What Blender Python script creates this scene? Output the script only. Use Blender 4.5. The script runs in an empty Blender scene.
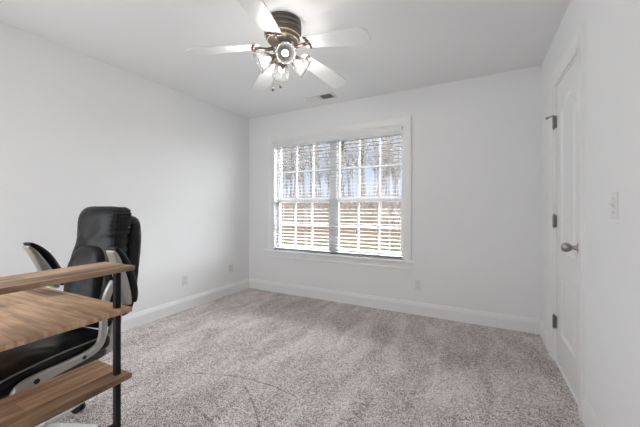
import bpy, bmesh, math, random
from mathutils import Vector, Matrix
C = bpy.context.scene.collection
R = math.radians

# ------------------------------------------------------------------ camera
EYE = 1.137
cam_data = bpy.data.cameras.new('camera')
cam_data.sensor_fit = 'HORIZONTAL'; cam_data.sensor_width = 36.0
cam_data.lens = 36.0 * 298.0 / 640.0
cam_data.shift_x = 0.0
cam_data.shift_y = (209.0 - 213.5) / 640.0
cam_data.clip_start = 0.02; cam_data.clip_end = 300
cam = bpy.data.objects.new('camera', cam_data); C.objects.link(cam)
cam.location = (0, 0, EYE); cam.rotation_euler = (R(90), 0, R(27.9))
bpy.context.scene.camera = cam

# ------------------------------------------------------------------ sky, sun, large lights, exposure
sc = bpy.context.scene
sc.view_settings.view_transform = 'Standard'
sc.view_settings.look = 'None'
sc.view_settings.gamma = 1.0
sc.view_settings.use_curve_mapping = False
sc.view_settings.exposure = 1.3
sc.cycles.max_bounces = 10; sc.cycles.diffuse_bounces = 6
sc.cycles.transparent_max_bounces = 16
sc.cycles.use_denoising = True
sc.cycles.caustics_reflective = False; sc.cycles.caustics_refractive = False
sc.cycles.sample_clamp_indirect = 4.0

world = bpy.data.worlds.new('sky'); sc.world = world; world.use_nodes = True
wn, wl = world.node_tree.nodes, world.node_tree.links
wn.clear()
wo = wn.new('ShaderNodeOutputWorld'); wb = wn.new('ShaderNodeBackground')
tc = wn.new('ShaderNodeTexCoord'); sep = wn.new('ShaderNodeSeparateXYZ'); ramp = wn.new('ShaderNodeValToRGB')
wl.new(tc.outputs['Generated'], sep.inputs[0]); wl.new(sep.outputs['Z'], ramp.inputs[0])
ramp.color_ramp.elements[0].position = 0.0; ramp.color_ramp.elements[0].color = (.33, .37, .45, 1)
ramp.color_ramp.elements[1].position = 0.30; ramp.color_ramp.elements[1].color = (.22, .28, .44, 1)
wmx = wn.new('ShaderNodeMix'); wmx.data_type = 'RGBA'; wmx.inputs[7].default_value = (.86, .88, .91, 1)
wl.new(ramp.outputs[0], wmx.inputs[6]); wl.new(wmx.outputs[2], wb.inputs[0])
# extra sky brightness added overhead and to the right, out of view, to light the room
def wmap(src, a, b, c, d):
    r = wn.new('ShaderNodeMapRange'); r.interpolation_type = 'SMOOTHSTEP'
    for i, v_ in zip((1, 2, 3, 4), (a, b, c, d)): r.inputs[i].default_value = v_
    wl.new(src, r.inputs[0]); return r.outputs[0]
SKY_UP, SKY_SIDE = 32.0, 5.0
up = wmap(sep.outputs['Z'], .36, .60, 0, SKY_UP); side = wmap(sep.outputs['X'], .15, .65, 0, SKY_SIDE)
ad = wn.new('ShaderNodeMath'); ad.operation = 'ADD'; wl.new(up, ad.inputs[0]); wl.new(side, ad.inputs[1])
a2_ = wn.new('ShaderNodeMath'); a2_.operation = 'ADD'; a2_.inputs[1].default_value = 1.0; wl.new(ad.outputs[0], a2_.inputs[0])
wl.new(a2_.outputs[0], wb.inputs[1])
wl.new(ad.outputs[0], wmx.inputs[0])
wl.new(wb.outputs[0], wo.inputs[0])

def lamp(name, kind, loc, energy, rot=(0, 0, 0), color=(1, 1, 1), size=None, size_y=None, radius=None, angle=None):
    d = bpy.data.lights.new(name, kind); d.energy = energy; d.color = color
    if kind == 'AREA':
        d.shape = 'RECTANGLE'; d.size = size; d.size_y = size_y
    if radius is not None: d.shadow_soft_size = radius
    if angle is not None: d.angle = angle
    o = bpy.data.objects.new(name, d); C.objects.link(o); o.location = loc; o.rotation_euler = rot
    return o
lamp('sun', 'SUN', (0, -5, 20), 0.8, (R(48), 0, R(-25)), (1, .95, .87), angle=R(2))
REAR_LIGHT = 11
lamp('rear_fill', 'AREA', (-2.2, -0.45, 1.1), REAR_LIGHT, (R(88), 0, R(-38)), (.93, .97, 1), size=1.3, size_y=1.9)  # unseen fill light added behind the camera to lift the room
BULB = 1.2

# ------------------------------------------------------------------ materials
def mat(name, col, rough=.5, metal=0.0, spec=.5, bump=None, vary=None, coord='Object', coat=0.0, emit=None):
    """bump=(scale, strength, distance)  vary=(scale, amount)"""
    m = bpy.data.materials.new(name); m.use_nodes = True
    n, l = m.node_tree.nodes, m.node_tree.links
    b = n['Principled BSDF']
    b.inputs['Base Color'].default_value = (*col, 1); b.inputs['Roughness'].default_value = rough
    b.inputs['Metallic'].default_value = metal; b.inputs['Specular IOR Level'].default_value = spec
    b.inputs['Coat Weight'].default_value = coat
    t = n.new('ShaderNodeTexCoord')
    if vary:
        nz = n.new('ShaderNodeTexNoise'); nz.inputs['Scale'].default_value = vary[0]; nz.inputs['Detail'].default_value = 4
        l.new(t.outputs[coord], nz.inputs['Vector'])
        mx = n.new('ShaderNodeMix'); mx.data_type = 'RGBA'
        mx.inputs[6].default_value = (*[c * (1 - vary[1]) for c in col], 1)
        mx.inputs[7].default_value = (*[min(1, c * (1 + vary[1])) for c in col], 1)
        l.new(nz.outputs['Fac'], mx.inputs[0]); l.new(mx.outputs[2], b.inputs['Base Color'])
    if bump:
        nz = n.new('ShaderNodeTexNoise'); nz.inputs['Scale'].default_value = bump[0]; nz.inputs['Detail'].default_value = 3
        l.new(t.outputs[coord], nz.inputs['Vector'])
        bp = n.new('ShaderNodeBump'); bp.inputs['Strength'].default_value = bump[1]; bp.inputs['Distance'].default_value = bump[2]
        l.new(nz.outputs['Fac'], bp.inputs['Height']); l.new(bp.outputs[0], b.inputs['Normal'])
    if emit:
        b.inputs['Emission Color'].default_value = (*emit[0], 1); b.inputs['Emission Strength'].default_value = emit[1]
    return m

M = {}
M['wall'] = mat('wall_paint', (.865, .865, .865), .75, bump=(60, .05, .002))
M['ceiling'] = mat('ceiling_paint', (.855, .855, .855), .9)
M['trim'] = mat('trim_paint', (.87, .87, .86), .35)
M['door'] = mat('door_paint', (.86, .86, .855), .35)
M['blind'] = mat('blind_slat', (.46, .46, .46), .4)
M['valance'] = mat('blind_valance', (.84, .84, .84), .4)
M['vinyl'] = mat('window_vinyl', (.90, .90, .90), .35)
M['plastic'] = mat('white_plastic', (.78, .78, .77), .3)
M['slot'] = mat('dark_slot', (.05, .05, .05), .6)
M['nickel'] = mat('brushed_nickel', (.42, .40, .38), .28, 1.0)
M['hinge'] = mat('hinge_nickel', (.30, .29, .28), .35, 1.0)
M['blade'] = mat('white_fan_blade', (.80, .80, .80), .35)
M['bronze'] = mat('aged_bronze', (.13, .108, .092), .42, .55, vary=(25, .3))
M['iron'] = mat('bronze_blade_iron', (.17, .125, .10), .3, .85, vary=(60, .4))
M['gold'] = mat('antique_gold', (.68, .53, .37), .3, .9)
M['vent'] = mat('vent_white', (.78, .78, .76), .5)
M['black_metal'] = mat('black_powder_coat', (.008, .008, .009), .6, spec=.25)
M['silver'] = mat('silver_plastic', (.44, .43, .41), .35, .35)
M['chrome'] = mat('silver_base', (.78, .78, .77), .3, .35)
M['piping'] = mat('piping_highlight', (.20, .20, .20), .4)  # highlight along the seat edge put into the piping colour
M['rubber'] = mat('black_nylon', (.015, .015, .016), .5)
M['bark'] = mat('tree_bark', (0.0167, 0.0119, 0.0088), .9, vary=(3, .35))
M['bark_pale'] = mat('pale_tree_bark', (0.0304, 0.0258, 0.0220), .9, vary=(3, .35))
M['brush'] = mat('dry_brush', (0.0228, 0.0145, 0.0091), .95)

def leather():
    m = mat('black_leather', (.008, .008, .009), .33, spec=.25)
    n, l = m.node_tree.nodes, m.node_tree.links; b = n['Principled BSDF']
    t = n.new('ShaderNodeTexCoord'); mp = n.new('ShaderNodeMapping'); mp.inputs['Scale'].default_value = (6, 6, 8)
    a = n.new('ShaderNodeTexNoise'); a.inputs['Scale'].default_value = 1.2; a.inputs['Detail'].default_value = .5; a.inputs['Distortion'].default_value = .6
    g = n.new('ShaderNodeTexVoronoi'); g.inputs['Scale'].default_value = 260
    l.new(t.outputs['Object'], mp.inputs[0]); l.new(mp.outputs[0], a.inputs['Vector']); l.new(t.outputs['Object'], g.inputs['Vector'])
    b1 = n.new('ShaderNodeBump'); b1.inputs['Strength'].default_value = .6; b1.inputs['Distance'].default_value = .03
    b2 = n.new('ShaderNodeBump'); b2.inputs['Strength'].default_value = .15; b2.inputs['Distance'].default_value = .001
    l.new(a.outputs['Fac'], b1.inputs['Height']); l.new(g.outputs['Distance'], b2.inputs['Height'])
    l.new(b1.outputs[0], b2.inputs['Normal']); l.new(b2.outputs[0], b.inputs['Normal'])
    return m
M['leather'] = leather()

def wood(name, axis):
    """plank-printed laminate: boards of varying brown running along `axis`, fine grain and a few knots"""
    m = bpy.data.materials.new(name); m.use_nodes = True
    n, l = m.node_tree.nodes, m.node_tree.links; b = n['Principled BSDF']
    b.inputs['Roughness'].default_value = .5; b.inputs['Specular IOR Level'].default_value = .3
    t = n.new('ShaderNodeTexCoord'); mp = n.new('ShaderNodeMapping')
    if axis == 'Y': mp.inputs['Rotation'].default_value = (0, 0, R(90))
    l.new(t.outputs['Object'], mp.inputs[0])
    br = n.new('ShaderNodeTexBrick'); br.inputs['Scale'].default_value = 1.0
    br.inputs['Brick Width'].default_value = .46; br.inputs['Row Height'].default_value = .085; br.inputs['Mortar Size'].default_value = .0006
    br.inputs['Color1'].default_value = (.0, 0, 0, 1); br.inputs['Color2'].default_value = (1, 1, 1, 1); br.inputs['Mortar'].default_value = (.2, .2, .2, 1)
    br.offset = .37
    l.new(mp.outputs[0], br.inputs['Vector'])
    st = n.new('ShaderNodeMapping'); st.inputs['Scale'].default_value = (3.2, 55, 20)
    l.new(mp.outputs[0], st.inputs[0])
    g = n.new('ShaderNodeTexNoise'); g.inputs['Scale'].default_value = 1.0; g.inputs['Detail'].default_value = 6; g.inputs['Distortion'].default_value = .7
    l.new(st.outputs[0], g.inputs['Vector'])
    st2 = n.new('ShaderNodeMapping'); st2.inputs['Scale'].default_value = (1.6, 9, 5)
    l.new(mp.outputs[0], st2.inputs[0])
    g2 = n.new('ShaderNodeTexNoise'); g2.inputs['Scale'].default_value = 2.2; g2.inputs['Detail'].default_value = 3; g2.inputs['Distortion'].default_value = .8
    l.new(st2.outputs[0], g2.inputs['Vector'])
    cr = n.new('ShaderNodeValToRGB')
    e = cr.color_ramp.elements; e[0].position = .30; e[0].color = (.115, .07, .046, 1); e[1].position = .72; e[1].color = (.74, .49, .30, 1)
    mid = e.new(.52); mid.color = (.45, .285, .17, 1)
    m1 = n.new('ShaderNodeMath'); m1.operation = 'MULTIPLY_ADD'; m1.inputs[1].default_value = .55; l.new(g.outputs['Fac'], m1.inputs[0])
    m2 = n.new('ShaderNodeMath'); m2.operation = 'MULTIPLY'; m2.inputs[1].default_value = .45; l.new(g2.outputs['Fac'], m2.inputs[0])
    l.new(m2.outputs[0], m1.inputs[2])
    bw = n.new('ShaderNodeMath'); bw.operation = 'MULTIPLY_ADD'; bw.inputs[1].default_value = .24; l.new(br.outputs['Color'], bw.inputs[0])
    sh = n.new('ShaderNodeMath'); sh.operation = 'SUBTRACT'; sh.inputs[1].default_value = .11; l.new(m1.outputs[0], sh.inputs[0])
    l.new(sh.outputs[0], bw.inputs[2]); l.new(bw.outputs[0], cr.inputs[0]); l.new(cr.outputs[0], b.inputs['Base Color'])
    bp = n.new('ShaderNodeBump'); bp.inputs['Strength'].default_value = .12; bp.inputs['Distance'].default_value = .001
    l.new(g.outputs['Fac'], bp.inputs['Height']); l.new(bp.outputs[0], b.inputs['Normal'])
    return m
M['wood_y'] = wood('rustic_wood_laminate_lengthwise', 'Y')
M['wood_x'] = wood('rustic_wood_laminate_crosswise', 'X')

def carpet():
    m = bpy.data.materials.new('carpet_pile'); m.use_nodes = True
    n, l = m.node_tree.nodes, m.node_tree.links; b = n['Principled BSDF']
    b.inputs['Roughness'].default_value = 1; b.inputs['Specular IOR Level'].default_value = .1
    b.inputs['Sheen Weight'].default_value = .25
    t = n.new('ShaderNodeTexCoord')
    def noise(s, d, dist=0):
        z = n.new('ShaderNodeTexNoise'); z.inputs['Scale'].default_value = s; z.inputs['Detail'].default_value = d; z.inputs['Distortion'].default_value = dist
        l.new(t.outputs['Object'], z.inputs['Vector']); return z
    fine = noise(230, 1); midn = noise(38, 3)
    # brushed pile: broad soft streaks left by vacuuming, running away from the door
    mp = n.new('ShaderNodeMapping'); mp.inputs['Rotation'].default_value = (0, 0, R(-38)); mp.inputs['Scale'].default_value = (3.0, 1.1, 1); mp.inputs['Location'].default_value = (0, 0, 0)
    l.new(t.outputs['Object'], mp.inputs[0])
    big = n.new('ShaderNodeTexNoise'); big.inputs['Scale'].default_value = 1.5; big.inputs['Detail'].default_value = 3; big.inputs['Distortion'].default_value = 1.1
    l.new(mp.outputs[0], big.inputs['Vector'])
    cr = n.new('ShaderNodeValToRGB'); e = cr.color_ramp.elements
    e[0].position = .37; e[0].color = (.11, .085, .075, 1); e[1].position = .64; e[1].color = (1, .92, .89, 1)
    q = e.new(.485); q.color = (.68, .60, .57, 1)
    a1 = n.new('ShaderNodeMath'); a1.operation = 'MULTIPLY_ADD'; a1.inputs[1].default_value = .32
    l.new(fine.outputs['Fac'], a1.inputs[0])
    a2 = n.new('ShaderNodeMath'); a2.operation = 'MULTIPLY_ADD'; a2.inputs[1].default_value = .14
    l.new(midn.outputs['Fac'], a2.inputs[0])
    a3 = n.new('ShaderNodeMath'); a3.operation = 'MULTIPLY'; a3.inputs[1].default_value = .22
    l.new(big.outputs['Fac'], a3.inputs[0]); l.new(a3.outputs[0], a2.inputs[2]); l.new(a2.outputs[0], a1.inputs[2])
    vo = n.new('ShaderNodeTexVoronoi'); vo.inputs['Scale'].default_value = 250; l.new(t.outputs['Object'], vo.inputs['Vector'])
    sp = n.new('ShaderNodeSeparateColor'); l.new(vo.outputs['Color'], sp.inputs[0])
    a4 = n.new('ShaderNodeMath'); a4.operation = 'MULTIPLY_ADD'; a4.inputs[1].default_value = .26; l.new(sp.outputs[0], a4.inputs[0]); l.new(a1.outputs[0], a4.inputs[2])
    # two shallow curved tracks pressed into the pile
    def track(cx_, cy_, r_, x0, x1):
        ds = n.new('ShaderNodeVectorMath'); ds.operation = 'DISTANCE'; ds.inputs[1].default_value = (cx_, cy_, 0); l.new(t.outputs['Object'], ds.inputs[0])
        su = n.new('ShaderNodeMath'); su.operation = 'SUBTRACT'; su.inputs[1].default_value = r_; l.new(ds.outputs['Value'], su.inputs[0])
        ab = n.new('ShaderNodeMath'); ab.operation = 'ABSOLUTE'; l.new(su.outputs[0], ab.inputs[0])
        mr = n.new('ShaderNodeMapRange'); mr.inputs[1].default_value = .004; mr.inputs[2].default_value = .011; mr.inputs[3].default_value = .06; mr.inputs[4].default_value = 0; l.new(ab.outputs[0], mr.inputs[0])
        xs = n.new('ShaderNodeSeparateXYZ'); l.new(t.outputs['Object'], xs.inputs[0])
        g1 = n.new('ShaderNodeMath'); g1.operation = 'GREATER_THAN'; g1.inputs[1].default_value = x0; l.new(xs.outputs[0], g1.inputs[0])
        g2 = n.new('ShaderNodeMath'); g2.operation = 'LESS_THAN'; g2.inputs[1].default_value = x1; l.new(xs.outputs[0], g2.inputs[0])
        g3 = n.new('ShaderNodeMath'); g3.operation = 'GREATER_THAN'; g3.inputs[1].default_value = 1.0; l.new(xs.outputs[1], g3.inputs[0])
        out = mr.outputs[0]
        for g in (g1, g2, g3):
            k = n.new('ShaderNodeMath'); k.operation = 'MULTIPLY'; l.new(out, k.inputs[0]); l.new(g.outputs[0], k.inputs[1]); out = k.outputs[0]
        return out
    last = a4
    for tr in ((-1.20, .45, 1.10, -1.75, -.98), (-1.95, .30, 1.32, -1.32, -.90), (-1.62, .05, 1.14, -1.45, -1.05)):
        sb = n.new('ShaderNodeMath'); sb.operation = 'SUBTRACT'; l.new(last.outputs[0], sb.inputs[0]); l.new(track(*tr), sb.inputs[1]); last = sb
    a1 = last
    l.new(a1.outputs[0], cr.inputs[0]); l.new(cr.outputs[0], b.inputs['Base Color'])
    bp = n.new('ShaderNodeBump'); bp.inputs['Strength'].default_value = .5; bp.inputs['Distance'].default_value = .010
    l.new(a1.outputs[0], bp.inputs['Height']); l.new(bp.outputs[0], b.inputs['Normal'])
    return m
M['carpet'] = carpet()

def glass(name, tint, rough, refl, veil=0.0):
    m = bpy.data.materials.new(name); m.use_nodes = True
    n, l = m.node_tree.nodes, m.node_tree.links; n.clear()
    o = n.new('ShaderNodeOutputMaterial'); tr = n.new('ShaderNodeBsdfTransparent'); gl = n.new('ShaderNodeBsdfGlossy')
    tr.inputs[0].default_value = (*tint, 1); gl.inputs['Roughness'].default_value = rough
    fr = n.new('ShaderNodeLayerWeight'); fr.inputs[0].default_value = refl
    mx = n.new('ShaderNodeMixShader'); l.new(fr.outputs['Fresnel'], mx.inputs[0]); l.new(tr.outputs[0], mx.inputs[1]); l.new(gl.outputs[0], mx.inputs[2])
    last = mx
    if veil:
        df = n.new('ShaderNodeBsdfTranslucent'); df.inputs[0].default_value = (.9, .9, .88, 1)
        d2 = n.new('ShaderNodeBsdfDiffuse'); d2.inputs[0].default_value = (.9, .9, .88, 1)
        ma = n.new('ShaderNodeMixShader'); l.new(df.outputs[0], ma.inputs[1]); l.new(d2.outputs[0], ma.inputs[2])
        m2 = n.new('ShaderNodeMixShader'); m2.inputs[0].default_value = veil
        l.new(mx.outputs[0], m2.inputs[1]); l.new(ma.outputs[0], m2.inputs[2]); last = m2
    l.new(last.outputs[0], o.inputs[0])
    return m
M['pane'] = glass('window_glass', (.97, .98, .98), .02, .12)
M['shade'] = glass('ribbed_clear_glass', (.86, .86, .86), .05, .22, .03)
M['bulb'] = mat('lit_bulb', (.9, .9, .9), .4, emit=((1, .97, .93), .7))

def ground_mat():
    m = bpy.data.materials.new('lawn_and_leaf_litter'); m.use_nodes = True
    n, l = m.node_tree.nodes, m.node_tree.links; b = n['Principled BSDF']; b.inputs['Roughness'].default_value = 1
    b.inputs['Specular IOR Level'].default_value = 0
    t = n.new('ShaderNodeTexCoord'); sp = n.new('ShaderNodeSeparateXYZ'); l.new(t.outputs['Object'], sp.inputs[0])
    z = n.new('ShaderNodeTexNoise'); z.inputs['Scale'].default_value = .5; z.inputs['Detail'].default_value = 5; l.new(t.outputs['Object'], z.inputs['Vector'])
    f = n.new('ShaderNodeTexNoise'); f.inputs['Scale'].default_value = 6; f.inputs['Detail'].default_value = 5; l.new(t.outputs['Object'], f.inputs['Vector'])
    # lawn nearer than the litter, its edge wandering with the noise
    k = n.new('ShaderNodeMath'); k.operation = 'MULTIPLY_ADD'; k.inputs[1].default_value = 9; l.new(z.outputs['Fac'], k.inputs[0]); l.new(sp.outputs['Y'], k.inputs[2])
    mr = n.new('ShaderNodeMapRange'); mr.inputs[1].default_value = 16.5; mr.inputs[2].default_value = 19.5; l.new(k.outputs[0], mr.inputs[0])
    g = n.new('ShaderNodeMix'); g.data_type = 'RGBA'; g.inputs[6].default_value = (0.0045, 0.0062, 0.0022, 1); g.inputs[7].default_value = (0.0114, 0.0111, 0.0059, 1)
    l.new(f.outputs['Fac'], g.inputs[0])
    w = n.new('ShaderNodeMix'); w.data_type = 'RGBA'; w.inputs[6].default_value = (0.0048, 0.0030, 0.0019, 1); w.inputs[7].default_value = (0.0167, 0.0115, 0.0078, 1)
    l.new(f.outputs['Fac'], w.inputs[0])
    mx = n.new('ShaderNodeMix'); mx.data_type = 'RGBA'; l.new(mr.outputs[0], mx.inputs[0]); l.new(g.outputs[2], mx.inputs[6]); l.new(w.outputs[2], mx.inputs[7])
    l.new(mx.outputs[2], b.inputs['Base Color'])
    return m
M['ground'] = ground_mat()

# ------------------------------------------------------------------ helpers
def link(name, bm, m, parent=None, smooth=False, bevel=0, seg=2, sub=0, label=None):
    me = bpy.data.meshes.new(name)
    bmesh.ops.recalc_face_normals(bm, faces=bm.faces)
    bm.to_mesh(me); bm.free()
    me.materials.append(M[m] if isinstance(m, str) else m)
    o = bpy.data.objects.new(name, me); C.objects.link(o)
    if parent: o.parent = parent
    if smooth: me.shade_smooth()
    if bevel:
        b = o.modifiers.new('bevel', 'BEVEL'); b.width = bevel; b.segments = seg; b.limit_method = 'ANGLE'; b.angle_limit = R(40)
    if sub:
        s = o.modifiers.new('subdivision', 'SUBSURF'); s.levels = sub; s.render_levels = sub
    if label: o['label'] = label
    return o

def box(bm, x0, x1, y0, y1, z0, z1, mtx=None):
    vs = [bm.verts.new(v) for v in ((x0, y0, z0), (x1, y0, z0), (x1, y1, z0), (x0, y1, z0), (x0, y0, z1), (x1, y0, z1), (x1, y1, z1), (x0, y1, z1))]
    if mtx:
        for v in vs: v.co = mtx @ v.co
    for f in ((0, 3, 2, 1), (4, 5, 6, 7), (0, 1, 5, 4), (1, 2, 6, 5), (2, 3, 7, 6), (3, 0, 4, 7)):
        bm.faces.new([vs[i] for i in f])
    return vs

def boxes(*args):
    bm = bmesh.new()
    for a in args: box(bm, *a)
    return bm

def rings_to_bm(bm, rings, cap=True, close=False):
    vr = [[bm.verts.new(p) for p in r] for r in rings]
    k = len(vr[0]); n = len(vr)
    for i in range(n if close else n - 1):
        a, b = vr[i], vr[(i + 1) % n]
        for j in range(k):
            bm.faces.new((a[j], a[(j + 1) % k], b[(j + 1) % k], b[j]))
    if cap and not close:
        bm.faces.new(vr[0][::-1]); bm.faces.new(vr[-1])

def frame_for(d):
    d = d.normalized(); up = Vector((0, 0, 1)) if abs(d.z) < .9 else Vector((1, 0, 0))
    a = d.cross(up).normalized(); b = a.cross(d).normalized()
    return a, b

def cyl(bm, p, q, r, r2=None, seg=16):
    p, q = Vector(p), Vector(q); r2 = r if r2 is None else r2
    a, b = frame_for(q - p)
    ring = lambda c, rr: [c + (a * math.cos(2 * math.pi * i / seg) + b * math.sin(2 * math.pi * i / seg)) * rr for i in range(seg)]
    rings_to_bm(bm, [ring(p, r), ring(q, r2)])

def lathe(bm, prof, seg=32, mtx=None, rib=0, nrib=0, cap=True):
    """prof = [(radius, z)...] about z"""
    rings = []
    for r, z in prof:
        rg = []
        for i in range(seg):
            t = 2 * math.pi * i / seg
            rr = r * (1 + rib * math.cos(nrib * t))
            v = Vector((rr * math.cos(t), rr * math.sin(t), z))
            rg.append(mtx @ v if mtx else v)
        rings.append(rg)
    rings_to_bm(bm, rings, cap)

def tube(bm, pts, r, seg=10):
    pts = [Vector(p) for p in pts]
    rings = []
    for i, p in enumerate(pts):
        d = (pts[min(i + 1, len(pts) - 1)] - pts[max(i - 1, 0)])
        a, b = frame_for(d)
        rr = r[i] if isinstance(r, (list, tuple)) else r
        rings.append([p + (a * math.cos(2 * math.pi * k / seg) + b * math.sin(2 * math.pi * k / seg)) * rr for k in range(seg)])
    rings_to_bm(bm, rings)

def prism(bm, poly, fn, t0, t1):
    """extrude a 2D outline; fn(u, v, t) -> 3D"""
    rings_to_bm(bm, [[Vector(fn(u, v, t)) for u, v in poly] for t in (t0, t1)])

def superellipse(hw, hd, n=4.0, k=36):
    out = []
    for i in range(k):
        t = 2 * math.pi * i / k; c_, s_ = math.cos(t), math.sin(t)
        out.append((hw * math.copysign(abs(c_) ** (2 / n), c_), hd * math.copysign(abs(s_) ** (2 / n), s_)))
    return out

def spline(pts, n):
    """Catmull-Rom through tuples of any length"""
    out = []; m = len(pts)
    for i in range(m - 1):
        p0, p1, p2, p3 = pts[max(i - 1, 0)], pts[i], pts[i + 1], pts[min(i + 2, m - 1)]
        for k in range(n):
            t = k / n
            out.append(tuple(.5 * ((2 * b) + (-a + c) * t + (2 * a - 5 * b + 4 * c - d) * t * t + (-a + 3 * b - 3 * c + d) * t ** 3) for a, b, c, d in zip(p0, p1, p2, p3)))
    out.append(tuple(pts[-1]))
    return out

def thing(name, loc, rotz, label, cat, group=None):
    o = bpy.data.objects.new(name, None); C.objects.link(o); o.empty_display_size = .1
    o.location = loc; o.rotation_euler = (0, 0, rotz)
    o['label'] = label; o['category'] = cat
    if group: o['group'] = group
    return o

def struct(name, bm, m, **k):
    o = link(name, bm, m, **k); o['kind'] = 'structure'; return o

def copy_tree(o, parent=None):
    c = o.copy(); C.objects.link(c); c.parent = parent
    for ch in [x for x in bpy.data.objects if x.parent == o]: copy_tree(ch, c)
    return c

# ------------------------------------------------------------------ room shell
XL, XR, YB, YF, H = -2.925, .511, 3.33, -.85, 2.44
T = .14
WX0, WX1, WZ0, WZ1 = -2.49, -.725, .575, 2.065      # window opening
DY0, DY1, DZ1 = 2.165, 2.80, 2.05                   # door opening

struct('floor', boxes((XL - T, XR + T, YF - T, YB + T, -.12, 0)), 'carpet')
struct('ceiling', boxes((XL - T, XR + T, YF - T, YB + T, H, H + .15)), 'ceiling')
struct('wall_left', boxes((XL - T, XL, YF - T, YB + T, 0, H)), 'wall')
struct('wall_rear', boxes((XL, XR, YF - T, YF, 0, H)), 'wall')
def holed_wall(name, fn, a0, a1, b0, b1, ha0, ha1, hb0, hb1):
    """one slab with a rectangular hole, built as a ring of quads so no seams show"""
    bm = bmesh.new()
    out = [(a0, b0), (a1, b0), (a1, b1), (a0, b1)]; inn = [(ha0, hb0), (ha1, hb0), (ha1, hb1), (ha0, hb1)]
    for s in (0, 1): pass
    V = {(w, s, i): bm.verts.new(fn(p[0], p[1], s)) for w, ps in (('o', out), ('i', inn)) for i, p in enumerate(ps) for s in (0, 1)}
    for i in range(4):
        j = (i + 1) % 4
        for s in (0, 1): bm.faces.new((V['o', s, i], V['o', s, j], V['i', s, j], V['i', s, i]))
        bm.faces.new((V['o', 0, i], V['o', 0, j], V['o', 1, j], V['o', 1, i]))
        bm.faces.new((V['i', 0, i], V['i', 0, j], V['i', 1, j], V['i', 1, i]))
    return struct(name, bm, 'wall')
holed_wall('wall_back', lambda a, b, s: (a, YB + s * T, b), XL, XR, 0, H, WX0, WX1, WZ0, WZ1)
holed_wall('wall_right', lambda a, b, s: (XR + s * T, a, b), YF - T, YB + T, 0, H, DY0, DY1, .012, DZ1)

# baseboards: extruded moulding profile (distance from wall, height)
BP = [(0, 0), (.016, 0), (.016, .098), (.013, .103), (.013, .110), (.009, .118), (.006, .130), (.003, .135), (0, .135)]
def baseboard(name, fn, t0, t1):
    bm = bmesh.new(); prism(bm, BP, fn, t0, t1); return struct(name, bm, 'trim')
baseboard('baseboard_left', lambda u, v, t: (XL + u, t, v), YF, YB)
baseboard('baseboard_back', lambda u, v, t: (t, YB - u, v), XL, XR)
baseboard('baseboard_right', lambda u, v, t: (XR - u, t, v), YF, 2.07)
baseboard('baseboard_corner', lambda u, v, t: (XR - u, t, v), 2.895, YB)

# ------------------------------------------------------------------ door_1 (right wall), room face on plane x = XR
def casing_profile(w):
    return [(0, 0), (0, .010), (.008, .013), (w * .35, .014), (w * .55, .019), (w - .014, .023), (w, .022), (w, 0)]
door = thing('door_1', (XR, 2.4835, 0), 0, 'white narrow arch-panel interior door with nickel knob in right wall', 'door')
door['kind'] = 'structure'
door.location = (0, 0, 0)
# slab with recessed, arched panels
def door_slab():
    y0, y1, z0, z1 = 2.182, 2.788, .015, 2.037
    x = XR + .009
    bm = bmesh.new()
    cy = (y0 + y1) / 2; hw = .182
    def arch(inset, top_z, bot_z, rise):
        pts = [(cy - hw + inset, bot_z + inset), (cy + hw - inset, bot_z + inset)]
        N = 14
        for i in range(N + 1):
            t = i / N; yy = cy + (hw - inset) * (1 - 2 * t)
            k = max(0.0, 1 - abs(2 * t - 1) ** 1.0)
            bump_ = rise * (.5 - .5 * math.cos(math.pi * k))
            pts.append((yy, top_z - inset + bump_))
        return pts
    # front face = grid of strips around two panels; built with nested outlines
    def panel(top_z, bot_z, rise, ftop, fbot):
        o1 = arch(0, top_z, bot_z, rise)
        n = len(o1)
        loops = [[bm.verts.new((x, a, b)) for a, b in o1],
                 [bm.verts.new((x + .012, a, b)) for a, b in arch(.014, top_z, bot_z, rise)],
                 [bm.verts.new((x + .012, a, b)) for a, b in arch(.030, top_z, bot_z, rise)],
                 [bm.verts.new((x + .002, a, b)) for a, b in arch(.058, top_z, bot_z, rise)]]
        for A, B in zip(loops, loops[1:]):
            for i in range(n): bm.faces.new((A[i], A[(i + 1) % n], B[(i + 1) % n], B[i]))
        bm.faces.new(loops[-1])
        # frame around: project outline onto surrounding rectangle
        rect = []
        for i, (a, b) in enumerate(o1):
            if i == 0: rect.append((y0, fbot))
            elif i == 1: rect.append((y1, fbot))
            else:
                t = (i - 2) / (n - 3); rect.append((y1 + (y0 - y1) * t, ftop))
        rv = [bm.verts.new((x, a, b)) for a, b in rect]
        for i in range(n): bm.faces.new((rv[i], rv[(i + 1) % n], loops[0][(i + 1) % n], loops[0][i]))
    panel(1.83, .835, .075, z1, .76)
    panel(.655, .235, 0, .76, z0)
    # edges and back
    v = [bm.verts.new(p) for p in ((x, y0, z0), (x, y1, z0), (x, y1, z1), (x, y0, z1), (x + .035, y0, z0), (x + .035, y1, z0), (x + .035, y1, z1), (x + .035, y0, z1))]
    for f in ((4, 5, 6, 7), (0, 1, 5, 4), (1, 2, 6, 5), (2, 3, 7, 6), (3, 0, 4, 7)): bm.faces.new([v[i] for i in f])
    bmesh.ops.remove_doubles(bm, verts=bm.verts, dist=1e-5)
    return bm
link('door_panel', door_slab(), 'door', door)
bm = bmesh.new()   # jamb lining and stop
box(bm, XR, XR + T, DY0, 2.1775, .012, DZ1); box(bm, XR, XR + T, 2.7925, DY1, .012, DZ1); box(bm, XR, XR + T, 2.1775, 2.7925, 2.0425, DZ1)
box(bm, XR + .0445, XR + .059, 2.1775, 2.20, .012, 2.0425); box(bm, XR + .0445, XR + .059, 2.77, 2.7925, .012, 2.0425)
link('door_jamb', bm, 'trim', door)
bm = bmesh.new(); w = .092; P = casing_profile(w)
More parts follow.
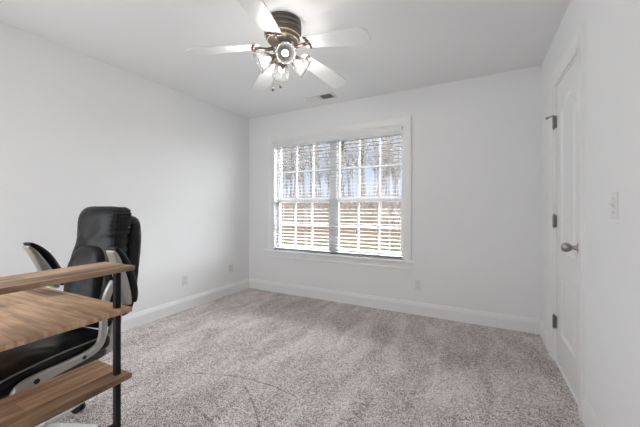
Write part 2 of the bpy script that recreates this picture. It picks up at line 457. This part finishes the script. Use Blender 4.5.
# mitred casing: three runs
def casing_run(bm, path, cp):
    rings = [[Vector(f(u, v)) for u, v in cp] for f in path]
    rings_to_bm(bm, rings)
a0, a1, zt = 2.162, 2.803, 2.053
casing_run(bm, [lambda u, v: (XR - v, a0 - u, .0), lambda u, v: (XR - v, a0 - u, zt + u), lambda u, v: (XR - v, a1 + u, zt + u), lambda u, v: (XR - v, a1 + u, .0)], P)
link('door_casing', bm, 'trim', door)
for z in (.296, 1.047, 1.785):
    bm = bmesh.new()
    cyl(bm, (XR - .008, 2.796, z - .045), (XR - .008, 2.796, z + .045), .0075, seg=12)
    for k in (-.05, .05): cyl(bm, (XR - .008, 2.796, z + k - .004), (XR - .008, 2.796, z + k + .004), .0055, seg=10)
    box(bm, XR - .002, XR + .008, 2.770, 2.788, z - .044, z + .044)
    box(bm, XR - .0145, XR + .001, 2.797, 2.806, z - .044, z + .044)
    h = link('hinge', bm, 'hinge', door)
    if z > 1.5:
        bm = bmesh.new()
        tube(bm, [(XR - .008, 2.796, z + .052), (XR - .02, 2.798, z + .050), (XR - .045, 2.79, z + .038)], .0045, 8)
        cyl(bm, (XR - .042, 2.79, z + .039), (XR - .056, 2.788, z + .033), .009, seg=12)
        link('hinge_pin_stop', bm, 'hinge', h)
KY, KZ = 2.222, .912
bm = bmesh.new()
mt = Matrix.Translation((XR + .009, KY, KZ)) @ Matrix.Rotation(R(-90), 4, 'Y')
lathe(bm, [(.033, 0), (.033, .004), (.028, .009), (.014, .012), (.011, .03), (.012, .036)], 28, mt)
kb = link('door_knob', bm, 'nickel', door, smooth=True)
bm = bmesh.new()
lathe(bm, [(.011, .034), (.018, .040), (.0255, .050), (.028, .060), (.0275, .068), (.022, .078), (.012, .084), (.003, .0855)], 28, mt)
link('knob_grip', bm, 'nickel', kb, smooth=True)

# ------------------------------------------------------------------ window_1
win = thing('window_1', (0, 0, 0), 0, 'white twin double-hung window with grilles in the back wall', 'window')
win['kind'] = 'structure'
P = casing_profile(.088)
bm = bmesh.new()
casing_run(bm, [lambda u, v: (WX0 - u, YB - v, WZ0 - .0), lambda u, v: (WX0 - u, YB - v, WZ1 + u), lambda u, v: (WX1 + u, YB - v, WZ1 + u), lambda u, v: (WX1 + u, YB - v, WZ0)], P)
link('window_casing', bm, 'trim', win)
bm = boxes((-2.618, -.598, YB - .045, YB + .002, .553, .575), (WX0, WX1, YB + .002, YB + .09, .553, .575))
link('window_sill', bm, 'trim', win, bevel=.004)
bm = bmesh.new(); prism(bm, [(0, .472), (.014, .472), (.016, .485), (.012, .50), (.014, .545), (.018, .553), (0, .553)], lambda u, v, t: (t, YB - u, v), -2.578, -.637)
link('window_apron', bm, 'trim', win)
bm = boxes((WX0, WX0 + .012, YB, YB + T, .575, WZ1), (WX1 - .012, WX1, YB, YB + T, .575, WZ1), (WX0 + .012, WX1 - .012, YB, YB + T, WZ1 - .012, WZ1),
           (WX0 + .012, WX0 + .03, YB + .085, YB + T, .575, WZ1 - .012), (WX1 - .03, WX1 - .012, YB + .085, YB + T, .575, WZ1 - .012),
           (WX0 + .03, WX1 - .03, YB + .085, YB + T, WZ1 - .035, WZ1 - .012), (WX0 + .03, WX1 - .03, YB + .085, YB + T, .575, .59),
           (-1.65, -1.565, YB + .075, YB + T, .59, WZ1 - .035))
link('window_frame', bm, 'vinyl', win)
def sash(x0, x1, z0, z1, y, sw, bot, top):
    """one sash: glass size x0..x1 (daylight), rails outside it"""
    bm = boxes((x0 - sw, x0, y, y + .03, z0 - bot, z1 + top), (x1, x1 + sw, y, y + .03, z0 - bot, z1 + top),
               (x0, x1, y, y + .03, z0 - bot, z0), (x0, x1, y, y + .03, z1, z1 + top))
    s = link('sash', bm, 'vinyl', win)
    bm = bmesh.new()
    w3 = (x1 - x0) / 3; zm = (z0 + z1) / 2
    for k in (1, 2): box(bm, x0 + w3 * k - .010, x0 + w3 * k + .010, y + .008, y + .022, z0, z1)
    for k in range(3):
        box(bm, x0 + w3 * k + (.010 if k else 0), x0 + w3 * (k + 1) - (.010 if k < 2 else 0), y + .008, y + .022, zm - .010, zm + .010)
    link('grille', bm, 'vinyl', s)
    link('pane', boxes((x0, x1, y + .0135, y + .0165, z0, z1)), 'pane', s)
for x0, x1 in ((-2.445, -1.675), (-1.54, -.77)):
    sash(x0, x1, .628, 1.222, YB + .078, .025, .038, .036)
    sash(x0, x1, 1.290, 2.005, YB + .108, .025, .036, .025)

# ------------------------------------------------------------------ blind
bl = thing('window_blind', ((WX0 + WX1) / 2, YB + .03, WZ1), 0, 'white horizontal slat blind lowered and open across the whole window', 'blind')
bx = (WX0 + WX1) / 2; hw = (WX1 - WX0) / 2 - .016
def lb(*a):  # boxes in blind space
    return boxes(*a)
link('headrail', lb((-hw, hw, -.022, .03, -.062, -.014)), 'blind', bl)
bm = bmesh.new(); prism(bm, [(-.030, -.080), (-.036, -.076), (-.036, -.055), (-.040, -.050), (-.040, -.030), (-.036, -.024), (-.036, -.016), (-.026, -.014), (-.026, -.080)], lambda u, v, t: (t, u, v), -hw - .003, hw + .003)
link('valance', bm, 'valance', bl)
link('valance_clip', lb((hw + .0035, hw + .010, -.038, -.02, -.052, -.020)), 'hinge', bl, label='small dark end clip')
TILT = R(3); bm = bmesh.new(); n_sl = 32; top = -.098; pitch = .0438
for i in range(n_sl):
    z = top - i * pitch; vs = []
    # slightly crowned slat, tipped a touch
    ct, st_ = math.cos(TILT), math.sin(TILT)
    prism(bm, [(-.024, -.0018), (0, -.0002), (.024, -.0018), (.024, .0004), (0, .0020), (-.024, .0004)], lambda u, v, t, z=z: (t, u * ct - v * st_ + .004, z + u * st_ + v * ct), -hw, hw)
link('slats', bm, 'blind', bl)
zb = top - n_sl * pitch + .012
link('bottom_rail', lb((-hw, hw, -.021, .029, zb - .020, zb)), 'blind', bl, bevel=.003)
bm = bmesh.new()
for fx in (-.76, -.38, -.03, .33, .72):
    for y in (-.0225, .0305): box(bm, fx - .001, fx + .001, y - .0008, y + .0008, zb, -.05)
link('ladder_cords', bm, 'blind', bl)
bm = bmesh.new(); cyl(bm, (-hw + .07, -.046, -.06), (-hw + .07, -.046, -.75), .004, seg=8)
link('tilt_wand', bm, 'blind', bl)
bm = bmesh.new()
for dx in (0, .012): cyl(bm, (hw - .07 + dx, -.045, -.06), (hw - .07 + dx, -.045, -.95), .0012, seg=6)
cyl(bm, (hw - .064, -.045, -.95), (hw - .064, -.045, -.985), .004, .007, seg=10)
link('lift_cord', bm, 'blind', bl)

# ------------------------------------------------------------------ outlets and switch
def wallplate(name, loc, rotz, label, cat, kind, group=None):
    """plate in local x-z plane, facing -y"""
    t = thing(name, loc, rotz, label, cat, group)
    link('cover_plate', boxes((-.035, .035, -.005, 0, -.057, .057)), 'plastic', t, bevel=.003)
    if kind == 'outlet':
        for z in (-.021, .021):
            bm = bmesh.new(); prism(bm, [(a, b + z) for a, b in superellipse(.0165, .0145, 3, 20)], lambda u, v, t_: (u, t_, v), -.0085, -.0045)
            r = link('receptacle', bm, 'plastic', t)
            link('slots', boxes((-.008, -.0055, -.0089, -.0084, z - .002, z + .007), (.0055, .008, -.0089, -.0084, z - .001, z + .006), (-.002, .002, -.0089, -.0084, z - .010, z - .006)), 'slot', r)
    else:
        link('switch_surround', boxes((-.006, .006, -.0065, -.0045, -.014, .014)), 'plastic', t)
        bm = bmesh.new(); prism(bm, [(-.006, -.008), (-.006, .003), (-.020, .010), (-.021, .006)], lambda u, v, t_: (t_, u, v), -.0045, .0045)
        link('toggle', bm, 'plastic', t)
        for z in (-.03, .03):
            bm = bmesh.new(); cyl(bm, (0, -.0045, z), (0, -.0058, z), .003, seg=10); link('screw', bm, 'hinge', t)
wallplate('electrical_outlet', (-.565, YB, .320), 0, 'white electrical outlet low on the back wall right of the window', 'outlet', 'outlet')
wallplate('electrical_outlet', (XL, 2.263, .335), R(90), 'white electrical outlet low on the left wall, midway between chair and corner', 'outlet', 'outlet')
wallplate('electrical_outlet', (XL, 2.974, .345), R(90), 'white electrical outlet low on the left wall, closest to the back corner', 'outlet', 'outlet')
wallplate('light_switch', (XR, 1.69, 1.152), R(-90), 'white toggle light switch on the right wall beside the door', 'light switch', 'switch')

# ------------------------------------------------------------------ ceiling vent
v = thing('air_vent', (-1.625, 3.075, H), 0, 'white ceiling air register with dark louvres near the back wall', 'vent')
bm = boxes((-.185, .185, -.085, -.060, -.006, 0), (-.185, .185, .060, .085, -.006, 0), (-.185, -.155, -.060, .060, -.006, 0), (.155, .185, -.060, .060, -.006, 0), (-.010, .010, -.060, .060, -.006, 0))
link('vent_frame', bm, 'vent', v, bevel=.002)
link('duct_opening', boxes((-.155, .155, -.060, .060, -.0008, -.0002)), 'slot', v, label='dark opening behind the louvres')
for s in (-1, 1):
    bm = bmesh.new()
    for i in range(9):
        x = s * (.022 + i * .0155)
        m_ = Matrix.Translation((x, 0, -.008)) @ Matrix.Rotation(R(35 if s > 0 else -12), 4, 'Y')
        box(bm, -.0075, .0075, -.060, .060, -.0005, .0005, m_)
    link('louvres', bm, 'vent', v)

# ------------------------------------------------------------------ ceiling fan
FX, FY = -1.203, 1.718
fan = thing('ceiling_fan', (FX, FY, H), 0, 'five-blade white ceiling fan with bronze motor and clear glass lights', 'ceiling fan')
bm = bmesh.new()
lathe(bm, [(.118, 0), (.126, -.004), (.128, -.018), (.122, -.021), (.122, -.026), (.129, -.029), (.130, -.046), (.124, -.049), (.124, -.054), (.129, -.057), (.130, -.074), (.124, -.077), (.124, -.082), (.128, -.085), (.127, -.098), (.121, -.106), (.118, -.112), (.108, -.126), (.104, -.136), (.090, -.146), (.085, -.158), (.06, -.168)], 48)
link('motor_housing', bm, 'bronze', fan, smooth=False)
for r, z in ((.120, -.109), (.1055, -.1335)):
    bm = bmesh.new(); k = .0032
    rings_to_bm(bm, [[Vector(((r + k * math.cos(a)) * math.cos(t), (r + k * math.cos(a)) * math.sin(t), z + k * 1.4 * math.sin(a))) for a in [2 * math.pi * q / 8 for q in range(8)]] for t in [2 * math.pi * j / 48 for j in range(48)]], close=True)
    link('trim_ring', bm, 'gold', fan, smooth=True)
bm = bmesh.new(); lathe(bm, [(.05, -.166), (.070, -.172), (.070, -.196), (.060, -.206), (.045, -.212)], 36)
link('blade_hub', bm, 'bronze', fan, smooth=False)
ZB = -.154; DROOP = math.atan(.168)
def blade_outline():
    r0, r1 = .165, .635
    up = [(r0, .045), (r0 + .02, .052), (.30, .060), (.45, .070), (.56, .074), (.600, .074), (r1, .044)]
    return up + [(a, -b) for a, b in reversed(up)]
for k in range(5):
    ang = R(72 * k + .46)
    mr = Matrix.Rotation(ang, 4, 'Z') @ Matrix.Translation((0, 0, ZB)) @ Matrix.Rotation(DROOP, 4, 'Y') @ Matrix.Rotation(R(-10), 4, 'X')
    bm = bmesh.new(); prism(bm, blade_outline(), lambda u, v_, t: mr @ Vector((u, v_, t)), -.003, .003)
    b = link('fan_blade', bm, 'blade', fan, bevel=.0015)
    # scrolled iron under the blade: neck, T-bar, three feet
    mi = Matrix.Rotation(ang, 4, 'Z')
    bm = bmesh.new()
    tube(bm, [mi @ Vector(p) for p in ((.055, 0, -.186), (.085, 0, -.192), (.105, 0, -.198), (.13, 0, -.197), (.16, 0, -.195), (.19, 0, -.198))], [.014, .013, .012, .011, .011, .009], 10)
    pts = spline([(.200, -.050), (.188, -.034), (.205, -.018), (.185, 0), (.205, .018), (.188, .034), (.200, .050)], 5)
    tube(bm, [mr @ Vector((x + .008, y, -.009)) for x, y in pts], .0082, 8)
    for y in (-.05, 0, .05): lathe(bm, [(.002, -.0045), (.010, -.006), (.011, -.010), (.006, -.014), (.001, -.015)], 12, mr @ Matrix.Translation((.200 if y else .192, y, 0)))
    link('blade_iron', bm, 'iron', b, smooth=True, label='dark scrolled bronze bracket')
bm = bmesh.new()
lathe(bm, [(.03, -.205), (.050, -.212), (.056, -.226), (.050, -.240), (.040, -.250), (.044, -.268), (.040, -.288), (.026, -.302), (.014, -.310), (.009, -.322), (.002, -.328)], 32)
link('light_fitter', bm, 'iron', fan, smooth=True)
for az in (-48, -143, 48, 130):
    a = R(az); tilt = R(62)
    d = Vector((math.cos(a) * math.sin(tilt), math.sin(a) * math.sin(tilt), -math.cos(tilt)))
    base = Vector((math.cos(a) * .035, math.sin(a) * .035, -.230))
    neck = base + d * .042
    bm = bmesh.new(); tube(bm, [base, base + d * .015, neck], [.012, .013, .019], 14); 
    tube(bm, [neck, neck + d * .012], [.024, .024], 16)
    arm = link('lamp_arm', bm, 'iron', fan, smooth=True)
    rot = d.to_track_quat('Z', 'Y').to_matrix().to_4x4()
    ms = Matrix.Translation(neck) @ rot
    bm = bmesh.new()
    prof = [(a_ * 1.16, b_ * 1.12) for a_, b_ in [(.024, .006), (.030, .014), (.041, .030), (.047, .050), (.049, .070), (.052, .088), (.058, .100), (.0565, .1005), (.050, .088), (.047, .070), (.045, .050), (.039, .031), (.028, .016)]]
    lathe(bm, prof, 48, ms, .022, 16, cap=False)
    sh_ = link('glass_shade', bm, 'shade', fan, smooth=True)
    bm = bmesh.new(); lathe(bm, [(.010, .008), (.013, .020), (.021, .038), (.024, .052), (.021, .066), (.010, .074), (.002, .076)], 20, ms)
    link('bulb', bm, 'bulb', sh_, smooth=True)
    L = lamp('bulb_light', 'POINT', fan.matrix_world @ Vector((0, 0, 0)) + Vector((FX, FY, H)) + ms @ Vector((0, 0, .088)), BULB, color=(1, .97, .93), radius=.022)
for px_, py_ in ((-.095, .012), (-.014, -.008)):
    bm = bmesh.new(); cyl(bm, (px_ * .5, py_ * .5, -.285), (px_, py_, -.435), .0013, seg=6)
    ch = link('pull_chain', bm, 'nickel', fan)
    bm = bmesh.new(); lathe(bm, [(.002, -.430), (.006, -.436), (.0095, -.446), (.0085, -.455), (.003, -.460)], 14, Matrix.Translation((px_, py_, 0)))
    link('chain_fob', bm, 'bronze', ch, smooth=True)

# ------------------------------------------------------------------ desk (origin under its rear right corner)
DROT = R(2.2)
desk = thing('computer_desk', (-1.20, .695, 0), DROT, 'rustic brown wood and black metal desk with side shelves, in front of chair', 'desk')
def dboard(name, x0, x1, y0, y1, ztop, m, th=.018):
    return link(name, boxes((x0, x1, y0, y1, ztop - th, ztop)), m, desk, bevel=.0012, seg=1)
dboard('desktop', -1.22, -.008, -.62, .0, .750, 'wood_x')
dboard('riser_shelf', -.195, .004, -.62, .004, .914, 'wood_y')
dboard('lower_shelf', -.245, -.006, -.62, -.002, .490, 'wood_y')
q = .0095
def leg(x, y, z0, z1): return link('leg', boxes((x - q, x + q, y - q, y + q, z0, z1)), 'black_metal', desk)
PXp, PY0, PY1 = -.050, -.034, -.586
leg(PXp, PY0, 0, .896); leg(PXp, PY1, 0, .896)
leg(-1.17, PY0, 0, .732); leg(-1.17, PY1, 0, .732)
for x_, z_ in ((PXp, .278), (-1.17, .05)): link('side_rail', boxes((x_ - q, x_ + q, PY1 + q, PY0 - q, z_, z_ + .022)), 'black_metal', desk)

for y_, r_ in ((PY0, .004), (PY1, .010)):
    bm = bmesh.new(); cyl(bm, (PXp - q, y_, .70), (-1.17 + q, y_, .70), r_, seg=8); link('crossbar', bm, 'black_metal', desk)

# ------------------------------------------------------------------ office chair (origin on the floor under its column, faces -y)
chair = thing('office_chair', (-1.872, .604, 0), R(11), 'black leather executive office chair with silver flip-up arms behind desk', 'office chair')
def loft(bm, secs, n=4.0, k=40, plane='xy', wr=None):
    """secs = [(cx, cy, cz, half_width, half_depth)], rings in the x-y plane ('xy') or x-z plane ('xz')"""
    rings = []
    for cx_, cy_, cz_, a, b in secs:
        rg = []
        for i, (u, v_) in enumerate(superellipse(a, b, n, k)):
            rg.append(Vector((cx_ + u, cy_ + v_, cz_)) if plane == 'xy' else Vector((cx_ + u, cy_, cz_ + v_)))
        rings.append(rg)
    rings_to_bm(bm, rings)
# front cushion of the back
BX = .042
BACK = [(BX, .250, .515, .15, .05), (BX, .255, .56, .165, .062), (BX, .262, .66, .170, .066), (BX, .278, .78, .170, .064), (BX, .300, .88, .166, .062), (BX, .316, .95, .152, .064), (BX, .326, 1.02, .152, .070),
        (BX, .332, 1.085, .152, .070), (BX, .340, 1.125, .143, .060), (BX, .346, 1.146, .118, .042)]
S = spline([(BX, .250, .50, .08, .02)] + BACK + [(BX, .348, 1.150, .05, .015)], 12)
bm = bmesh.new(); loft(bm, S, 3.6, 72)
for v_ in bm.verts:      # leather gathered along the side seams
    _, y_, _, a_, b_ = min(S, key=lambda q_: abs(q_[2] - v_.co.z))
    u = abs(v_.co.x - BX) / a_
    w_ = max(0, min(1, (u - .62) / .3)) * max(0, min(1, (v_.co.z - .56) / .1))
    ph = 5 * math.sin(v_.co.z * 23) + (2 if v_.co.x > BX else 0)
    g_ = .0022 * w_ * math.sin(v_.co.z * 230 + ph)
    v_.co.x += g_ * (1 if v_.co.x > BX else -1) * .8; v_.co.y += g_ * (1 if v_.co.y > y_ else -1)
bk = link('backrest', bm, 'leather', chair, smooth=True)
# piping around the front panel of the back
def pipe_back(dx, dy):
    side = [(a * .92, cy_ - b * .69, z) for _, cy_, z, a, b in BACK[1:]]
    return [(x + BX, y, z) for x, y, z in spline(side + [(0, .306, 1.149)] + [(-x, y, z) for x, y, z in reversed(side)], 5)]
bm = bmesh.new(); tube(bm, pipe_back(0, 0), .003, 8)
link('piping', bm, 'leather', bk, smooth=True)
S = spline([(BX, .225, .53, .07, .02), (BX, .218, .56, .115, .045), (BX, .220, .66, .128, .055), (BX, .232, .80, .128, .052), (BX, .250, .88, .112, .044), (BX, .264, .925, .080, .030), (BX, .270, .938, .04, .015)], 4)
bm = bmesh.new(); loft(bm, S, 2.8, 36)
link('lumbar_cushion', bm, 'leather', bk, smooth=True)
# rear shell cushion
S = spline([(BX, .340, .52, 0.072, .02), (BX, .345, .55, 0.152, .040), (BX, .350, .66, 0.187, .044), (BX, .366, .80, 0.190, .046), (BX, .390, .92, 0.177, .048), (BX, .404, 1.00, 0.162, .048), (BX, .412, 1.06, 0.144, .044), (BX, .414, 1.09, 0.112, .034), (BX, .414, 1.105, 0.052, .018)], 4)
bm = bmesh.new(); loft(bm, S, 3.2, 40)
rs = link('rear_cushion', bm, 'leather', chair, smooth=True)
# seat: two stacked pads
S = spline([(0, -.292, .440, .20, .015), (0, -.285, .442, .245, .035), (0, -.25, .450, .262, .050), (0, -.10, .468, .268, .058), (0, .08, .466, .268, .056), (0, .19, .464, .255, .050), (0, .215, .464, .20, .03)], 5)
bm = bmesh.new(); loft(bm, S, 3.6, 44, 'xz')
seat = link('seat', bm, 'leather', chair, smooth=True)
for s in (-1, 1):
    bm = bmesh.new(); tube(bm, spline([(s * .20, -.290, .462), (s * .245, -.272, .474), (s * .257, -.20, .494), (s * .262, -.05, .506), (s * .261, .10, .504), (s * .250, .19, .498)], 5), .004, 8)
    link('seat_piping', bm, 'piping', seat, smooth=True, label='seat piping with its highlight painted grey')
S = spline([(0, -.24, .405, .20, .01), (0, -.225, .405, .235, .025), (0, 0, .405, .245, .03), (0, .18, .405, .235, .025), (0, .195, .405, .20, .01)], 4)
bm = bmesh.new(); loft(bm, S, 5, 36, 'xz'); link('seat_pan', bm, 'rubber', chair, smooth=True)
# arms
def turn(pts, s):
    """the far arm is folded up a little less than the near one"""
    if s > 0: return pts
    a = R(12); y0, z0 = .155, .93
    return [(y0 + (y - y0) * math.cos(a) - (z - z0) * math.sin(a), z0 + (y - y0) * math.sin(a) + (z - z0) * math.cos(a), h) for y, z, h in pts]
def strap(bm, pts, xc, hw):
    """pts = (y, z, half_thickness) in the y-z plane; box-ish section swept along"""
    P_ = spline(pts, 5); rings = []
    for i, (y, z, h) in enumerate(P_):
        a = P_[min(i + 1, len(P_) - 1)]; b = P_[max(i - 1, 0)]
        t = Vector((0, a[0] - b[0], a[1] - b[1])).normalized(); nrm = Vector((0, -t.z, t.y))
        rings.append([Vector((xc + u, y, z)) + nrm * v_ for u, v_ in superellipse(hw, h, 4, 20)])
    rings_to_bm(bm, rings)
for s in (-1, 1):
    x = s * .310
    bm = bmesh.new()
    strap(bm, [(-.222, .434, .004), (-.195, .450, .021), (-.14, .458, .023), (-.04, .461, .019), (.05, .468, .017), (.103, .486, .016), (.122, .53, .016), (.127, .60, .015), (.132, .66, .015), (.148, .72, .017), (.18, .775, .016)], x - s * .012, .013)
    fr = link('arm_frame', bm, 'silver', chair, smooth=True, label='silver curved arm support')
    for y_, z_, r_ in ((-.150, .457, .010), (.03, .466, .008)):
        bm = bmesh.new(); cyl(bm, (x - s * .004, y_, z_), (x + s * .004, y_, z_), r_, seg=16)
        link('bolt', bm, 'rubber', fr)
    bm = bmesh.new()
    strap(bm, turn([(.152, .931, .006), (.160, .919, .011), (.178, .878, .016), (.197, .815, .022), (.214, .750, .026), (.229, .69, .024), (.238, .655, .016), (.242, .645, .006)], s), x, .027)
    ar = link('armrest', bm, 'silver', chair, smooth=True, label='silver flipped-up armrest body')
    bm = bmesh.new()
    strap(bm, turn([(.160, .945, .006), (.170, .937, .011), (.201, .901, .015), (.230, .850, .018), (.251, .785, .020), (.265, .72, .022), (.269, .668, .017), (.267, .648, .007)], s), x, .031)
    link('arm_pad', bm, 'leather', ar, smooth=True, label='black padded leather arm top')
# back bracket
for s in (-1, 1):
    bm = bmesh.new(); strap(bm, [(.05, .385, .014), (.16, .388, .016), (.235, .41, .024), (.262, .48, .030), (.275, .56, .028), (.285, .63, .020)], s * .195, .014)
    link('back_bracket', bm, 'silver', chair, smooth=True)
bm = bmesh.new(); lathe(bm, [(.032, .09), (.032, .22), (.024, .225), (.024, .37), (.06, .375), (.06, .385)], 24); link('gas_lift', bm, 'rubber', chair)
bm = bmesh.new(); lathe(bm, [(.03, .065), (.048, .07), (.052, .10), (.045, .125), (.033, .13)], 28)
hub = link('base', bm, 'chrome', chair, smooth=True)
for k in range(5):
    a = R(29 + 72 * k); mk = Matrix.Rotation(a, 4, 'Z')
    bm = bmesh.new(); rings = []
    for r, z, hw_, hh in ((.035, .080, .030, .022), (.10, .078, .030, .020), (.18, .069, .027, .016), (.24, .061, .023, .012), (.275, .058, .019, .009)):
        rings.append([mk @ Vector((r, u, z + v_)) for u, v_ in superellipse(hw_, hh, 3, 16)])
    rings_to_bm(bm, rings)
    link('base_spoke', bm, 'chrome', hub, smooth=True)
    bm = bmesh.new()
    mc = mk @ Matrix.Translation((.262, 0, 0)) @ Matrix.Rotation(R(35 + 50 * k), 4, 'Z')
    for s in (-1, 1):
        m2 = mc @ Matrix.Translation((.012, s * .015, .026)) @ Matrix.Rotation(R(90), 4, 'X')
        lathe(bm, [(.010, -.009), (.023, -.009), (.026, -.006), (.026, .006), (.023, .009), (.010, .009)], 24, m2)
    box(bm, -.012, .030, -.005, .005, .028, .052, mc)
    cyl(bm, mc @ Vector((0, 0, .045)), mc @ Vector((0, 0, .064)), .007, seg=10)
    link('caster', bm, 'rubber', chair)

# ------------------------------------------------------------------ outside: ground and woods
def gz(x, y):
    t = max(0, min(1, (y - 13) / 16)); t = t * t * (3 - 2 * t)
    return -.5 + 1.35 * t + max(0, y - 29) * .035
bm = bmesh.new(); nx, ny = 36, 50; grid = []
for j in range(ny + 1):
    y = 3.6 + (90 - 3.6) * (j / ny) ** 1.6
    grid.append([bm.verts.new((-75 + 115 * i / nx, y, gz(0, y) + .12 * math.sin(i * 1.7 + j) * min(1, j / 10))) for i in range(nx + 1)])
for j in range(ny):
    for i in range(nx): bm.faces.new((grid[j][i], grid[j][i + 1], grid[j + 1][i + 1], grid[j + 1][i]))
struct('ground', bm, 'ground', smooth=True)

def raw_tube(V, F, p, q, r0, r1, seg=4):
    a, b = frame_for(q - p); base = len(V)
    for c_, rr in ((p, r0), (q, r1)):
        for i in range(seg):
            t = 2 * math.pi * i / seg; V.append(c_ + (a * math.cos(t) + b * math.sin(t)) * rr)
    for i in range(seg):
        j = (i + 1) % seg; F.append((base + i, base + j, base + seg + j, base + seg + i))

def tree_mesh(name, seed, height, rad, m, lowbranch=.15):
    rg = random.Random(seed); V, F = [], []
    def grow(p, d, L, r, depth):
        steps = 3 if depth else 8
        for s in range(steps):
            d = (d + Vector((rg.uniform(-1, 1), rg.uniform(-1, 1), rg.uniform(-.2, .6))) * (.07 if depth == 0 else .22)).normalized()
            q_ = p + d * (L / steps); r2 = r * (1 - .62 / steps) if depth else r * (.90 if s < steps - 2 else .6)
            raw_tube(V, F, p, q_, r, r2, 6 if depth == 0 else 4 if depth == 1 else 3)
            p, r = q_, r2
            if depth < 3 and (depth > 0 or s / steps >= lowbranch):
                for _ in range(2 if depth else 4):
                    az = rg.uniform(0, 6.283); up_ = rg.uniform(.35, 1.0)
                    nd = (Vector((math.cos(az), math.sin(az), up_ + .5)) + d * .5).normalized()
                    grow(p, nd, L * rg.uniform(.11, .19) if depth == 0 else L * rg.uniform(.40, .60), r * rg.uniform(.35, .55), depth + 1)
    grow(Vector((0, 0, -.3)), Vector((rg.uniform(-.06, .06), rg.uniform(-.06, .06), 1)).normalized(), height, rad, 0)
    me = bpy.data.meshes.new(name); me.from_pydata(V, [], F); me.materials.append(M[m]); me.update()
    return me
protos = [tree_mesh('bare_tree', 11 + i, h_, r_, m_) for i, (h_, r_, m_) in enumerate(((13, .15, 'bark'), (15, .19, 'bark'), (11, .11, 'bark_pale'), (14, .16, 'bark_pale'), (9, .08, 'bark')))]
rg = random.Random(5)
TL = 'bare leafless winter tree in the brown woods seen through the window'
spots = []
for _ in range(6000):
    y = rg.uniform(18, 44); px = rg.uniform(238, 450)
    x = y * math.tan(math.atan((px - 320) / 298.0) - R(27.9))
    if all((x - a_) ** 2 + (y - b_) ** 2 > 2.2 ** 2 for a_, b_ in spots): spots.append((x, y))
    if len(spots) >= 105: break
for x, y in spots:
    o = bpy.data.objects.new('bare_tree', protos[rg.randrange(5)]); C.objects.link(o)
    o.location = (x, y, gz(x, y)); o.rotation_euler = (0, 0, rg.uniform(0, 6.28)); k = rg.uniform(.75, 1.05); o.scale = (k, k, k)
    o['label'] = TL; o['category'] = 'tree'; o['group'] = 'bare trees in the woods outside'
V, F = [], []
for i in range(4500):
    y = 17.5 + 20 * rg.random() ** 1.3; x = -y * 1.0 + rg.random() * y * 1.3
    p = Vector((x, y, gz(x, y) - .05))
    hgt = rg.uniform(.3, 1.8) * (.6 + (y - 17) * .06)
    d = Vector((rg.uniform(-.3, .3), rg.uniform(-.3, .3), 1)).normalized()
    q_ = p + d * hgt * .5; raw_tube(V, F, p, q_, .014, .010, 3)
    for _ in range(3):
        d2 = (d + Vector((rg.uniform(-.6, .6), rg.uniform(-.6, .6), 0))).normalized()
        raw_tube(V, F, q_, q_ + d2 * hgt * .5, .009, .004, 3)
me = bpy.data.meshes.new('brush'); me.from_pydata(V, [], F); me.materials.append(M['brush'])
o = bpy.data.objects.new('dry_brush', me); C.objects.link(o)
o['kind'] = 'stuff'; o['label'] = 'dry brown brush and saplings under the bare trees outside'; o['category'] = 'brush'
